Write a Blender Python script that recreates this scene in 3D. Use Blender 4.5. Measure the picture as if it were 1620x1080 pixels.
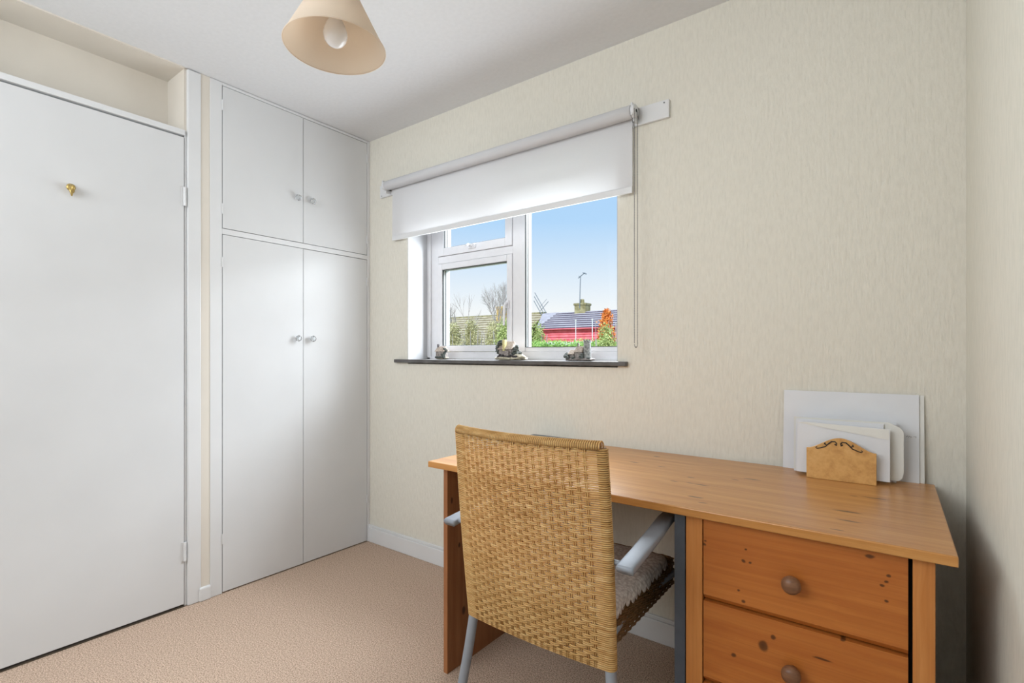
import bpy, math, random
import numpy as np
from mathutils import Vector, Matrix
R = random.Random(7)
sc = bpy.context.scene
for o in list(bpy.data.objects): bpy.data.objects.remove(o)

# ---------------------------------------------------------------- camera
cd = bpy.data.cameras.new('camera'); cam = bpy.data.objects.new('camera', cd)
sc.collection.objects.link(cam); sc.camera = cam
cam.location = (2.5175, -1.938, 1.127)
cam.rotation_euler = (math.pi/2, 0, math.radians(36.75))
cd.sensor_width = 36; cd.lens = 803.1/1620*36
cd.shift_y = 18.6/1620; cd.clip_start = .02; cd.clip_end = 300
# ---------------------------------------------------------------- world: pale blue sky, whiter to the horizon
w = bpy.data.worlds.new('sky'); sc.world = w; w.use_nodes = True
nt = w.node_tree; nt.nodes.clear()
out = nt.nodes.new('ShaderNodeOutputWorld'); bg = nt.nodes.new('ShaderNodeBackground')
tc = nt.nodes.new('ShaderNodeTexCoord'); sep = nt.nodes.new('ShaderNodeSeparateXYZ'); rp = nt.nodes.new('ShaderNodeValToRGB')
nt.links.new(tc.outputs['Generated'], sep.inputs[0]); nt.links.new(sep.outputs['Z'], rp.inputs[0])
nt.links.new(rp.outputs[0], bg.inputs[0]); nt.links.new(bg.outputs[0], out.inputs[0])
cr = rp.color_ramp; cr.elements[0].position = .03; cr.elements[0].color = (1, 1, 1, 1)
cr.elements[1].position = 1.0; cr.elements[1].color = (.30, .55, .98, 1)
for p, c in ((.08, (.97, .99, 1, 1)), (.15, (.77, .88, 1, 1)), (.25, (.48, .72, 1, 1)), (.5, (.40, .65, 1, 1))):
    e = cr.elements.new(p); e.color = c
bg.inputs[1].default_value = 1.0
# ---------------------------------------------------------------- lights
def area(name, loc, rot, sx, sy, power, col=(1,1,1)):
    l = bpy.data.lights.new(name, 'AREA'); l.shape = 'RECTANGLE'; l.size = sx; l.size_y = sy
    l.energy = power; l.color = col
    o = bpy.data.objects.new(name, l); sc.collection.objects.link(o); o.location = loc; o.rotation_euler = rot
    return o
WINDOW_W, SKY_W, FILL_W, SUN_W = 13, 430, 35, 3.6
area('window_daylight', (.975, .12, 1.43), (math.radians(-90), 0, 0), 1.22, .62, WINDOW_W, (.90, .955, 1))
area('sky_daylight', (2.0, 1.75, 3.05), (math.radians(-41), 0, math.radians(0)), 3.6, 1.8, SKY_W, (.90, .955, 1))
area('added_fill', (1.0, -2.95, 1.9), (math.radians(84), 0, math.radians(-6)), 2.0, .9, FILL_W, (.90, .955, 1))  # added fill from behind the camera, no real lamp there
sl = bpy.data.lights.new('sun', 'SUN'); sl.energy = SUN_W; sl.angle = math.radians(3)
so = bpy.data.objects.new('sun', sl); sc.collection.objects.link(so); so.rotation_euler = (math.radians(55), 0, math.radians(20))
# ---------------------------------------------------------------- exposure
sc.view_settings.view_transform = 'Standard'; sc.view_settings.look = 'None'
sc.view_settings.exposure = 0.0; sc.view_settings.gamma = 1; sc.view_settings.use_curve_mapping = False

# ================================================================ materials
def srgb(r, g, b):
    f = lambda c: (c/255/12.92 if c/255 <= .04045 else ((c/255+.055)/1.055)**2.4)
    return (f(r), f(g), f(b), 1)
class Mat:
    def __init__(s, name, col=(200,200,200), rough=.6, metal=0, spec=.5):
        s.m = bpy.data.materials.new(name); s.m.use_nodes = True; s.t = s.m.node_tree
        s.b = s.t.nodes['Principled BSDF']; s.col = srgb(*col)
        s.b.inputs['Base Color'].default_value = s.col; s.b.inputs['Roughness'].default_value = rough
        s.b.inputs['Metallic'].default_value = metal; s.b.inputs['Specular IOR Level'].default_value = spec
    def n(s, kind, **kw):
        x = s.t.nodes.new(kind)
        for k, v in kw.items(): setattr(x, k, v)
        return x
    def l(s, a, b): s.t.links.new(a, b)
    def pos(s, scale=(1,1,1), obj=False):
        mp = s.n('ShaderNodeMapping'); mp.inputs['Scale'].default_value = scale
        if obj: s.l(s.n('ShaderNodeTexCoord').outputs['Object'], mp.inputs[0])
        else: s.l(s.n('ShaderNodeNewGeometry').outputs['Position'], mp.inputs[0])
        return mp.outputs[0]
    def noise(s, scale, detail=3, vec=None, rough=.5):
        x = s.n('ShaderNodeTexNoise'); x.inputs['Scale'].default_value = scale; x.inputs['Detail'].default_value = detail
        x.inputs['Roughness'].default_value = rough
        s.l(vec if vec is not None else s.pos(), x.inputs['Vector']); return x.outputs['Fac']
    def ramp(s, fac, *stops):
        x = s.n('ShaderNodeValToRGB'); s.l(fac, x.inputs[0]); r = x.color_ramp
        r.elements[0].position, r.elements[0].color = stops[0][0], srgb(*stops[0][1])
        r.elements[1].position, r.elements[1].color = stops[-1][0], srgb(*stops[-1][1])
        for p, c in stops[1:-1]: r.elements.new(p).color = srgb(*c)
        return x.outputs[0]
    def mix(s, fac, a, b):
        x = s.n('ShaderNodeMix', data_type='RGBA'); 
        if isinstance(fac, float): x.inputs[0].default_value = fac
        else: s.l(fac, x.inputs[0])
        for v, i in ((a, 6), (b, 7)):
            if isinstance(v, tuple): x.inputs[i].default_value = srgb(*v)
            else: s.l(v, x.inputs[i])
        return x.outputs[2]
    def color(s, c): s.l(c, s.b.inputs['Base Color']); return s
    def bump(s, h, dist=.001, strength=1):
        x = s.n('ShaderNodeBump'); x.inputs['Distance'].default_value = dist; x.inputs['Strength'].default_value = strength
        s.l(h, x.inputs['Height']); s.l(x.outputs[0], s.b.inputs['Normal']); return s
def simple(name, col, rough=.6, metal=0, spec=.5, var=8, scale=30, bump=0):
    m = Mat(name, col, rough, metal, spec)
    f = m.noise(scale, 3)
    a = tuple(max(0, c-var) for c in col); b = tuple(min(255, c+var) for c in col)
    m.color(m.ramp(f, (.3, a), (.7, b)))
    if bump: m.bump(f, bump)
    return m.m

def wall_mat(name, col, k=1.0):
    m = Mat(name, col, .75, spec=.25)
    f = m.noise(1, 4, m.pos((120, 120, 26)), .6)
    g = m.noise(1, 3, m.pos((45, 45, 9)), .6)
    a = m.n('ShaderNodeMath', operation='ADD'); m.l(f, a.inputs[0]); m.l(g, a.inputs[1])
    c2 = tuple(int(c*.965) for c in col)
    m.color(m.ramp(f, (.3, c2), (.6, col)))
    m.bump(a.outputs[0], .003*k, .9); return m.m
M = {}
M['wall'] = wall_mat('cream_wallpaper', (227, 223, 212))
M['wall_r'] = wall_mat('cream_wallpaper_side', (229, 226, 214), .35)
M['wall_l'] = simple('beige_paint', (222, 215, 205), .8, spec=.2, var=2, scale=8)
M['ceil'] = simple('ceiling_paint', (226, 227, 230), .85, spec=.2, var=2, scale=60, bump=.0004)
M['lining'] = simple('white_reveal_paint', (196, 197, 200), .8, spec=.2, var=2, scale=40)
M['white'] = simple('white_gloss_paint', (222, 223, 225), .28, spec=.5, var=2, scale=5, bump=.0008)
M['door'] = simple('white_satin_paint', (216, 217, 219), .42, spec=.45, var=2, scale=4, bump=.0005)
M['upvc'] = simple('white_upvc', (228, 228, 232), .3, var=2)
M['gasket'] = simple('dark_gasket', (46, 52, 52), .5, var=4)
M['spacer'] = simple('spacer_bar', (215, 216, 216), .5, var=4)
M['black'] = simple('gap_shade_black', (16, 14, 13), .8, var=3)  # black painted for the shade behind cupboard and drawer fronts
m = Mat('sill_tile', (82, 80, 79), .3)
m.color(m.ramp(m.noise(14, 4), (.3, (70, 66, 62)), (.7, (98, 96, 96)))); M['sill'] = m.m
# carpet
m = Mat('beige_carpet', (196, 175, 152), .95, spec=.1)
f = m.noise(215, 3, None, .7); g = m.noise(70, 3); h = m.noise(2.2, 2)
c = m.mix(g, m.ramp(f, (.34, (120, 95, 79)), (.62, (226, 198, 178))), m.ramp(f, (.32, (134, 109, 91)), (.60, (230, 204, 184))))
m.color(m.mix(h, c, m.mix(.12, c, (206, 190, 160)))); m.bump(f, .004, .9); M['carpet'] = m.m
# pine: grain stretched along an axis, knots at given places
def pine(name, axis, light, dark, knots=(), rough=.32, coat=.0):
    m = Mat(name, light, rough, spec=.35)
    sc3 = {'x': (2.0, 34, 34), 'z': (34, 34, 2.0), 'y': (34, 2.0, 34)}[axis]
    wv = m.noise(2.2, 2)
    p = m.pos(sc3)
    ad = m.n('ShaderNodeVectorMath', operation='ADD'); m.l(p, ad.inputs[0])
    ms = m.n('ShaderNodeVectorMath', operation='SCALE'); m.l(m.n('ShaderNodeNewGeometry').outputs['Position'], ms.inputs[0])
    m.l(wv, ms.inputs['Scale']); m.l(ms.outputs[0], ad.inputs[1])
    f = m.noise(1.3, 5, ad.outputs[0], .6)
    sc4 = {'x': (1.2, 260, 260), 'z': (260, 260, 1.2), 'y': (260, 1.2, 260)}[axis]
    fine = m.noise(1, 2, m.pos(sc4))
    c = m.ramp(f, (.28, dark), (.5, tuple((a+b)//2 for a, b in zip(light, dark))), (.72, light))
    mid = tuple(int(v*.86) for v in dark)
    c = m.mix(m.ramp(fine, (.50, (0,0,0)), (.74, (150,150,150))), c, mid)
    mask = None; halo = None
    P = m.n('ShaderNodeNewGeometry').outputs['Position']
    nz = m.n('ShaderNodeTexNoise'); nz.inputs['Scale'].default_value = 40; m.l(P, nz.inputs['Vector'])
    off = m.n('ShaderNodeVectorMath', operation='MULTIPLY_ADD'); m.l(nz.outputs['Color'], off.inputs[0])
    off.inputs[1].default_value = (.008,)*3; m.l(P, off.inputs[2])
    for (x, y, z, rx, ry, rz) in knots:
        s1 = m.n('ShaderNodeVectorMath', operation='SUBTRACT'); m.l(off.outputs[0], s1.inputs[0]); s1.inputs[1].default_value = (x+.004, y+.004, z+.004)
        s2 = m.n('ShaderNodeVectorMath', operation='DIVIDE'); m.l(s1.outputs[0], s2.inputs[0]); s2.inputs[1].default_value = (rx, ry, rz)
        s3 = m.n('ShaderNodeVectorMath', operation='LENGTH'); m.l(s2.outputs[0], s3.inputs[0])
        if mask is None: mask = s3.outputs['Value']
        else:
            mn = m.n('ShaderNodeMath', operation='MINIMUM'); m.l(mask, mn.inputs[0]); m.l(s3.outputs['Value'], mn.inputs[1]); mask = mn.outputs[0]
    if mask is not None:
        c = m.mix(m.ramp(mask, (.8, (190,190,190)), (2.2, (0,0,0))) if False else m.ramp(mask, (0.0, (240,240,240)), (.6, (228,228,228)), (1.0, (0,0,0))), c, tuple(int(v*.36) for v in dark))
    m.color(c); m.bump(fine, .0003, .5)
    if coat: m.b.inputs['Coat Weight'].default_value = coat; m.b.inputs['Coat Roughness'].default_value = .27
    return m.m
TK = [(2.181,-.274,.03,.006),(2.14,-.31,.014,.004),(2.078,-.433,.026,.005),(2.045,-.431,.012,.004),(2.025,-.361,.014,.005),(1.999,-.438,.016,.004),
      (2.102,-.569,.024,.007),(2.133,-.61,.014,.004),(2.433,-.476,.034,.008),(2.485,-.298,.036,.006),(2.437,-.304,.012,.003),(2.441,-.556,.028,.005),
      (2.425,-.64,.016,.003),(1.825,-.118,.015,.006),(1.797,-.261,.022,.006),(1.9,-.27,.02,.005),(1.35,-.5,.02,.006),(1.55,-.3,.02,.006)]
M['pine_top'] = pine('varnished_pine_top', 'x', (210, 154, 90), (180, 120, 60), [(a, b, .746, r, s, .05) for a, b, r, s in TK], .30, .28)
DK = [(2.148,.654,.005,.004),(2.151,.664,.004,.003),(2.238,.637,.006,.005),(2.253,.635,.004,.003),(2.243,.664,.003,.003),(2.482,.705,.011,.005),(2.513,.672,.005,.004),
      (2.51,.659,.004,.003),(2.503,.651,.006,.003),(2.51,.619,.005,.004),(2.227,.563,.004,.003),(2.238,.541,.005,.005),(2.28,.450,.012,.015),(2.301,.477,.006,.006),
      (2.215,.405,.007,.007),(2.397,.461,.022,.003),(2.434,.515,.006,.004),(2.25,.25,.01,.01),(2.45,.2,.01,.008)]
M['pine_drawer'] = pine('orange_pine_drawer', 'x', (192, 118, 54), (168, 94, 38), [(a, -.65, b, r, .05, s) for a, b, r, s in DK], .4, .15)
M['pine_post'] = pine('pine_upright', 'z', (206, 140, 78), (186, 116, 56), [], .4, .1)
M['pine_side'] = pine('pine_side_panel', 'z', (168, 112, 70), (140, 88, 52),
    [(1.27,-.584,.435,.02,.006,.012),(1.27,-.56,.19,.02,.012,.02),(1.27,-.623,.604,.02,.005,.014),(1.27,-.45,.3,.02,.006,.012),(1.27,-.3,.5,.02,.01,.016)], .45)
M['knob'] = pine('worn_wood_knob', 'x', (150, 108, 78), (104, 70, 50), [], .35)
m = Mat('burr_letter_rack', (206, 160, 98), .4)
f = m.noise(38, 5, None, .65); m.color(m.ramp(f, (.3, (188, 138, 78)), (.55, (212, 164, 100)), (.75, (220, 176, 116)))); M['rack'] = m.m
M['paper'] = simple('white_paper', (224, 226, 231), .8, spec=.2, var=2, scale=10, bump=.0004)
M['paper2'] = simple('offwhite_paper', (226, 226, 222), .8, spec=.2, var=2, scale=10, bump=.0004)
M['ink'] = simple('ink', (70, 70, 78), .7, var=4)
M['iron'] = simple('dark_scroll', (38, 28, 24), .5, var=4)
M['alu'] = simple('silver_grey_frame', (146, 152, 162), .5, metal=.15, var=3)
M['steel'] = simple('white_metal', (215, 216, 218), .35, var=4)
M['brass'] = simple('brass', (186, 160, 96), .35, metal=.6, var=10)
M['slate'] = simple('slate_grey_card', (92, 102, 106), .5, var=4)
M['slate_dark'] = simple('slate_board', (78, 86, 98), .45, var=3)
M['chain'] = simple('grey_bead_chain', (132, 130, 128), .4, var=5)
# wicker: slightly translucent cane
m = Mat('honey_wicker', (204, 174, 124), .62, spec=.2)
f = m.noise(1, 2, m.pos((24, 24, 150))); g = m.noise(9, 2)
c = m.ramp(f, (.3, (192, 152, 94)), (.5, (216, 178, 118)), (.72, (236, 206, 148)))
m.color(m.mix(g, c, m.mix(.3, c, (206, 166, 104))))
tr = m.n('ShaderNodeBsdfTranslucent'); tr.inputs[0].default_value = srgb(240, 158, 74)
mx = m.n('ShaderNodeMixShader'); mx.inputs[0].default_value = .24
m.l(m.b.outputs[0], mx.inputs[1]); m.l(tr.outputs[0], mx.inputs[2]); m.l(mx.outputs[0], m.t.nodes['Material Output'].inputs[0])
M['wicker'] = m.m
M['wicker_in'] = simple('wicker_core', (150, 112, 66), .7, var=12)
M['wicker_shaded'] = simple('shaded_seat_wicker', (120, 88, 54), .55, var=14, scale=60)  # wicker colour darkened to carry the shade behind the backrest
m = Mat('lace_cloth', (222, 214, 210), .85, spec=.15)
f = m.noise(60, 3, None, .7); v = m.n('ShaderNodeTexVoronoi'); v.inputs['Scale'].default_value = 110; m.l(m.pos(), v.inputs['Vector'])
m.color(m.mix(v.outputs['Distance'], m.ramp(f, (.35, (228, 220, 217)), (.6, (244, 240, 236))), (178, 168, 165))); m.bump(v.outputs['Distance'], .002, .8); M['lace'] = m.m
# blind fabric and lamp shade (both let light through)
def transl(name, col, tcol, k, rough=.8):
    m = Mat(name, col, rough, spec=.2)
    f = m.noise(1, 2, m.pos((900, 900, 900))); m.color(m.ramp(f, (.3, tuple(int(c*.98) for c in col)), (.7, col)))
    tr = m.n('ShaderNodeBsdfTranslucent'); tr.inputs[0].default_value = srgb(*tcol)
    mx = m.n('ShaderNodeMixShader'); mx.inputs[0].default_value = k
    m.l(m.b.outputs[0], mx.inputs[1]); m.l(tr.outputs[0], mx.inputs[2]); m.l(mx.outputs[0], m.t.nodes['Material Output'].inputs[0])
    return m.m
M['blind'] = transl('blind_fabric', (226, 226, 229), (235, 235, 236), .2)
M['shade'] = transl('parchment_shade', (236, 228, 216), (252, 236, 218), .5)
m = Mat('opal_bulb', (238, 238, 240), .15); m.color(m.ramp(m.noise(10), (.3, (236,236,238)), (.7, (240,240,242)))); M['bulb'] = m.m
# crystal knobs
m = Mat('crystal', (235, 238, 240), .04); m.b.inputs['Transmission Weight'].default_value = .85; m.b.inputs['IOR'].default_value = 1.5
m.l(m.ramp(m.noise(20), (.3, (228,232,234)), (.7, (245,247,250))), m.b.inputs['Base Color']); M['crystal'] = m.m
# window glass: thin pane
m = Mat('pane_glass', (255,255,255), .0)
tb = m.n('ShaderNodeBsdfTransparent'); tb.inputs[0].default_value = (.97, .98, .98, 1); gb = m.n('ShaderNodeBsdfGlossy'); gb.inputs['Roughness'].default_value = .0
fr = m.n('ShaderNodeFresnel'); fr.inputs[0].default_value = 1.08
mx = m.n('ShaderNodeMixShader'); m.l(fr.outputs[0], mx.inputs[0]); m.l(tb.outputs[0], mx.inputs[1]); m.l(gb.outputs[0], mx.inputs[2])
m.l(mx.outputs[0], m.t.nodes['Material Output'].inputs[0]); M['glass'] = m.m
# outdoors
M['tile_grey'] = simple('grey_roof_tiles', (192, 184, 186), .8, var=10, scale=3)
M['shadow_grey'] = simple('course_shadow_grey', (84, 76, 92), .9, var=8)  # shadow between grey tile courses, painted as dark strips
M['shadow_brown'] = simple('course_shadow_brown', (110, 98, 70), .9, var=8)  # same painted course shadow for the brown roof
M['tile_brown'] = simple('brown_roof_tiles', (194, 180, 148), .85, var=22, scale=3)
M['tile_red'] = simple('red_hung_tiles', (248, 122, 132), .8, var=18, scale=3)
M['brickwall'] = simple('buff_wall', (200, 186, 160), .85, var=14, scale=4)
M['mossy'] = simple('mossy_brick', (150, 142, 104), .9, var=26, scale=5)
M['chim2'] = simple('ochre_brick', (196, 164, 96), .9, var=20, scale=5)
M['pole'] = simple('aerial_metal', (112, 122, 132), .5, var=6)
M['whitepole'] = simple('white_pole', (236, 238, 240), .6, var=3)
M['bark'] = simple('bare_bark', (176, 168, 164), .9, var=16, scale=12)
M['leaf'] = simple('yellow_green_leaves', (178, 190, 116), .7, var=40, scale=5)
M['leaf2'] = simple('fresh_green_leaves', (160, 200, 104), .7, var=36, scale=6)
M['leaf3'] = simple('orange_leaves', (244, 142, 62), .7, var=26, scale=6)
M['leaf4'] = simple('olive_leaves', (196, 190, 142), .8, var=34, scale=4)
M['lawn'] = simple('lawn', (120, 146, 84), .9, var=16, scale=3)
# ornaments
M['orn_stone'] = simple('ornament_stone', (140, 132, 128), .8, var=34, scale=140, bump=.001)
M['orn_roof'] = simple('ornament_thatch', (156, 142, 130), .8, var=24, scale=150, bump=.001)
M['orn_tree'] = simple('ornament_foliage', (72, 78, 74), .8, var=34, scale=120, bump=.002)
M['orn_base'] = simple('ornament_base', (176, 168, 148), .8, var=34, scale=90, bump=.001)
M['orn_yellow'] = simple('ornament_chimney', (204, 194, 140), .7, var=16, scale=90)
M['orn_grey'] = simple('ornament_grey_tower', (136, 138, 136), .8, var=36, scale=110, bump=.001)
M['orn_dark'] = simple('ornament_dark', (58, 54, 56), .8, var=16, scale=90)

# ================================================================ mesh helpers
class MB:
    def __init__(s): s.v = []; s.f = []
    def add(s, vs, fs):
        k = len(s.v); s.v += [tuple(p) for p in vs]; s.f += [tuple(i+k for i in f) for f in fs]; return s
    def box(s, x0, x1, y0, y1, z0, z1):
        return s.add([(x, y, z) for x in (x0, x1) for y in (y0, y1) for z in (z0, z1)],
            [(0,1,3,2),(4,6,7,5),(0,4,5,1),(2,3,7,6),(0,2,6,4),(1,5,7,3)])
    def tube(s, path, r, n=8, squash=None, cap=True):
        P = [Vector(p) for p in path]; rs = r if isinstance(r, (list, tuple)) else [r]*len(P)
        t0 = (P[1]-P[0]).normalized(); up = Vector((0,0,1)) if abs(t0.z) < .9 else Vector((1,0,0))
        a = t0.cross(up).normalized(); vs = []
        for i, p in enumerate(P):
            t = (P[min(i+1, len(P)-1)]-P[max(i-1, 0)]).normalized()
            a = (a - t*a.dot(t)).normalized(); b = t.cross(a)
            for k in range(n):
                th = 2*math.pi*k/n; ca, sa = math.cos(th), math.sin(th)
                vs.append(p + a*(ca*rs[i]) + b*(sa*rs[i]*(squash or 1)))
        fs = [(i*n+k, i*n+(k+1)%n, (i+1)*n+(k+1)%n, (i+1)*n+k) for i in range(len(P)-1) for k in range(n)]
        if cap: fs += [tuple(range(n-1, -1, -1)), tuple((len(P)-1)*n+k for k in range(n))]
        return s.add(vs, fs)
    def lathe(s, prof, n=24, origin=(0,0,0), axis='z', closed=True):
        vs = []
        for r, h in prof:
            for k in range(n):
                c, q = math.cos(2*math.pi*k/n)*r, math.sin(2*math.pi*k/n)*r
                v = {'z': (c, q, h), 'x': (h, c, q), 'y': (q, h, c)}[axis]
                vs.append((v[0]+origin[0], v[1]+origin[1], v[2]+origin[2]))
        fs = [(i*n+k, i*n+(k+1)%n, (i+1)*n+(k+1)%n, (i+1)*n+k) for i in range(len(prof)-1) for k in range(n)]
        if closed: fs += [tuple(range(n-1, -1, -1)), tuple((len(prof)-1)*n+k for k in range(n))]
        return s.add(vs, fs)
    def prism(s, poly, y0, y1):      # poly in x,z ; extruded along y
        n = len(poly)
        vs = [(x, y0, z) for x, z in poly]+[(x, y1, z) for x, z in poly]
        return s.add(vs, [tuple(range(n)), tuple(range(2*n-1, n-1, -1))]+[(i, i+n, (i+1)%n+n, (i+1)%n) for i in range(n)])
    def blob(s, c, r, seed=0, amp=.25, sub=2, sq=(1,1,1)):
        import bmesh
        bm = bmesh.new(); bmesh.ops.create_icosphere(bm, subdivisions=sub, radius=1); rr = random.Random(seed)
        vs = []
        for v in bm.verts:
            k = r*(1+rr.uniform(-amp, amp)); vs.append((c[0]+v.co.x*k*sq[0], c[1]+v.co.y*k*sq[1], c[2]+v.co.z*k*sq[2]))
        fs = [tuple(v.index for v in f.verts) for f in bm.faces]; bm.free(); return s.add(vs, fs)
def obj(name, mb, mat, parent=None, smooth=False, bevel=0, kind=None, label=None):
    off = Vector(parent_world(parent)) if parent else Vector((0,0,0))
    if parent: base = off
    else:
        a = np.array(mb.v); base = Vector(((a[:,0].min()+a[:,0].max())/2, (a[:,1].min()+a[:,1].max())/2, a[:,2].min()))
    me = bpy.data.meshes.new(name)
    me.from_pydata([(p[0]-base.x, p[1]-base.y, p[2]-base.z) for p in mb.v], [], mb.f)
    import bmesh
    if len(mb.f) < 60000:
        bm = bmesh.new(); bm.from_mesh(me); bmesh.ops.recalc_face_normals(bm, faces=bm.faces); bm.to_mesh(me); bm.free()
    me.materials.append(mat)
    if smooth:
        me.polygons.foreach_set('use_smooth', [True]*len(me.polygons))
    o = bpy.data.objects.new(name, me); sc.collection.objects.link(o)
    if parent: o.parent = parent; o['_w'] = list(base)
    else: o.location = base; o['_w'] = list(base)
    if bevel:
        b = o.modifiers.new('bevel', 'BEVEL'); b.width = bevel; b.segments = 2; b.limit_method = 'ANGLE'
    elif smooth and smooth != 'all':
        pass
    if kind: o['kind'] = kind
    if label: o['label'] = label
    return o
def parent_world(p): return p['_w']
def thing(name, label, cat, loc, group=None, kind=None):
    o = bpy.data.objects.new(name, None); sc.collection.objects.link(o); o.location = loc; o['_w'] = list(loc)
    o.empty_display_size = .05
    if kind: o['kind'] = kind
    if label: o['label'] = label
    if cat: o['category'] = cat
    if group: o['group'] = group
    return o
def tag(o, label, cat, group=None):
    o['label'] = label; o['category'] = cat
    if group: o['group'] = group
    return o
def struct(name, mb, mat, label=None, cat=None, bevel=0):
    o = obj(name, mb, mat, bevel=bevel); o['kind'] = 'structure'
    if label: o['label'] = label
    if cat: o['category'] = cat
    return o
box = lambda *a: MB().box(*a)

# ================================================================ the room
XR, H, YB = 2.689, 2.4, -3.2
struct('floor', box(-.30, XR+.1, YB-.1, .3, -.1, 0), M['carpet'], 'beige twist pile carpet covering the floor', 'carpet')
struct('ceiling', box(-.30, XR+.1, YB-.1, .3, H, H+.1), M['ceil'], 'plain white painted ceiling', 'ceiling')
WX0, WX1, WZ0, WZ1 = .338, 1.614, 1.080, 2.0
wb = MB().box(-.30, WX0, 0, .24, 0, H).box(WX1, XR+.1, 0, .24, 0, H).box(WX0, WX1, 0, .24, 0, WZ0-.012).box(WX0, WX1, 0, .24, WZ1, H)
struct('wall_back', wb, M['wall'], 'cream wall with vertical streaked wallpaper around the window', 'wall')
struct('wall_right', box(XR, XR+.1, YB, 0, 0, H), M['wall_r'], 'cream wall at right edge, beside the desk', 'wall')
struct('wall_front', box(-.30, XR, YB-.1, YB, 0, H), M['wall_r'], 'cream wall behind the camera', 'wall')
# left wall: recess above the door, cream strip between door frame and cupboard, wall past the door
wl = MB().box(-.30, -.19, -1.9, -1.0, 2.05, H).box(-.19, 0, -1.9, -1.0, H-.006, H).box(-.2, -.008, -1.0, -.93, 0, H)
wl.box(-.25, 0, -.937, -.896, .06, H-.001)
wl.box(-.30, 0, YB, -1.88, 0, H)
struct('wall_left', wl, M['wall_l'], 'beige wall recessed above the white door', 'wall')
for nm, b in (('baseboard_back', MB().box(0.0, XR, -.016, 0, 0, .085).box(0.0, XR, -.011, 0, .085, .1)),
              ('baseboard_right', box(XR-.016, XR, YB, -.016, 0, .1)), ('baseboard_left', box(0, .016, YB, -1.88, 0, .1))):
    struct(nm, b, M['white'], {'baseboard_back': 'white painted skirting board under the window wall', 'baseboard_right': 'white skirting board along the right wall',
        'baseboard_left': 'white skirting board on the wall past the door'}[nm], 'skirting', bevel=.003)
struct('trim_1', MB().box(-.06, .006, -.990, -.934, 0, H-.004).box(-.05, -.004, -1.0, -.989, 0, 2.118), M['white'], 'tall white door post right of the white door', 'door post', bevel=.005)
struct('trim_2', MB().box(-.06, .006, -1.88, -1.0, 2.094, 2.118), M['white'], 'white head rail over the door', 'door frame', bevel=.002)
struct('trim_3', MB().box(-.02, .014, -.944, -.894, 0, .062), M['white'], 'short white skirting block below the cream strip', 'skirting', bevel=.006)
struct('trim_4', box(-.06, .006, -1.88, -1.80, 0, 2.094), M['white'], 'white door post at the latch side of the door', 'door post', bevel=.003)

# ---- door 1
d1 = thing('door_1', 'plain flush white door with brass hook, at left edge', 'door', (0, -1.4, 0), kind='structure')
obj('door_leaf', box(-.040, -.001, -1.797, -1.002, .012, 2.087), M['door'], d1, bevel=.002)
for z in (1.823, .246):
    h = MB().lathe([(.0055, -.042), (.0055, .042)], 10, (.004, -1.0005, z))
    for k in (-.021, 0, .021): h.lathe([(.0062, k-.0008), (.0062, k+.0008)], 10, (.004, -1.0005, z))
    h.box(-.002, .0015, -1.012, -.992, z-.042, z+.042)
    obj('hinge', h, M['white'], d1)
hk = MB().lathe([(.0, -.001), (.014, 0), (.014, .003), (.008, .006)], 16, (0, -1.391, 1.762), 'x')
hk.tube([(.004, -1.391, 1.765), (.018, -1.391, 1.757), (.026, -1.391, 1.742), (.03, -1.391, 1.75), (.031, -1.391, 1.764)], [.009, .008, .006, .005, .006], 10)
hk.tube([(.003, -1.391, 1.765), (.010, -1.391, 1.745), (.012, -1.391, 1.727)], [.010, .007, .002], 10)
obj('coat_hook', hk, M['brass'], d1, True, label='small brass coat hook')

# ---- threshold strip under the door
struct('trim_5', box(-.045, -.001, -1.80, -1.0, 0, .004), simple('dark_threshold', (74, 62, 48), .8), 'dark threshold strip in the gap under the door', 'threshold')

# ---- built-in cupboard
cb = thing('built_in_cupboard', 'white built-in wardrobe with two tall doors below two short doors', 'cupboard', (0, -.43, 0))
fr = MB().box(-.05, .003, -.896, -.8435, 0, H-.002).box(-.05, .003, -.0195, -.001, 0, H-.002).box(-.05, .003, -.8435, -.0195, 2.384, H-.002)
fr.box(-.05, .003, -.8435, -.0195, 1.687, 1.713)
obj('frame', fr, M['white'], cb, bevel=.0015)
obj('gap_shade_sheet', box(-.06, -.045, -.85, -.01, 0, H-.01), M['black'], cb)  # black sheet painted as the shade seen through the door gaps
doors = [('upper', -.841, -.4345, 1.7155, 2.3815, -1), ('upper', -.4315, -.022, 1.7155, 2.3815, 1), ('lower', -.841, -.4345, .006, 1.6845, -1), ('lower', -.4315, -.022, .006, 1.6845, 1)]
for q, (lv, y0, y1, z0, z1, sd) in enumerate(doors):
    d = obj('door', box(-.018, .0025+(.0015 if q in (0, 2) else 0), y0, y1, z0, z1), M['door'], cb, bevel=.0012,
        label=('short upper' if lv == 'upper' else 'tall lower')+' white door, '+('left' if sd < 0 else 'right')+' of the pair')
    kz = 1.945 if lv == 'upper' else 1.205; ky = -.472 if sd < 0 else -.388
    kb = MB(); n = 8
    kb.lathe([(.006, 0), (.006, .006), (.010, .010), (.0165, .018), (.0175, .024), (.013, .032), (.007, .034)], n, (.003, ky, kz), 'x')
    obj('knob', kb, M['crystal'], d, label='clear faceted crystal knob')
    obj('knob_stem', MB().lathe([(.008, 0), (.008, .004), (.004, .005), (.004, .012)], 12, (.003, ky, kz), 'x'), M['steel'], d)
    hy = y0-.0012 if sd < 0 else y1+.0012
    for hz in ((z0+.09, z1-.09) if lv == 'upper' else (z0+.25, z1-.13)):
        obj('hinge', MB().lathe([(.0032, -.024), (.0032, .024)], 8, (.0045, hy, hz)).box(.002, .0042, hy-.006, hy+.006, hz-.022, hz+.022), M['white'], d)

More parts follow.
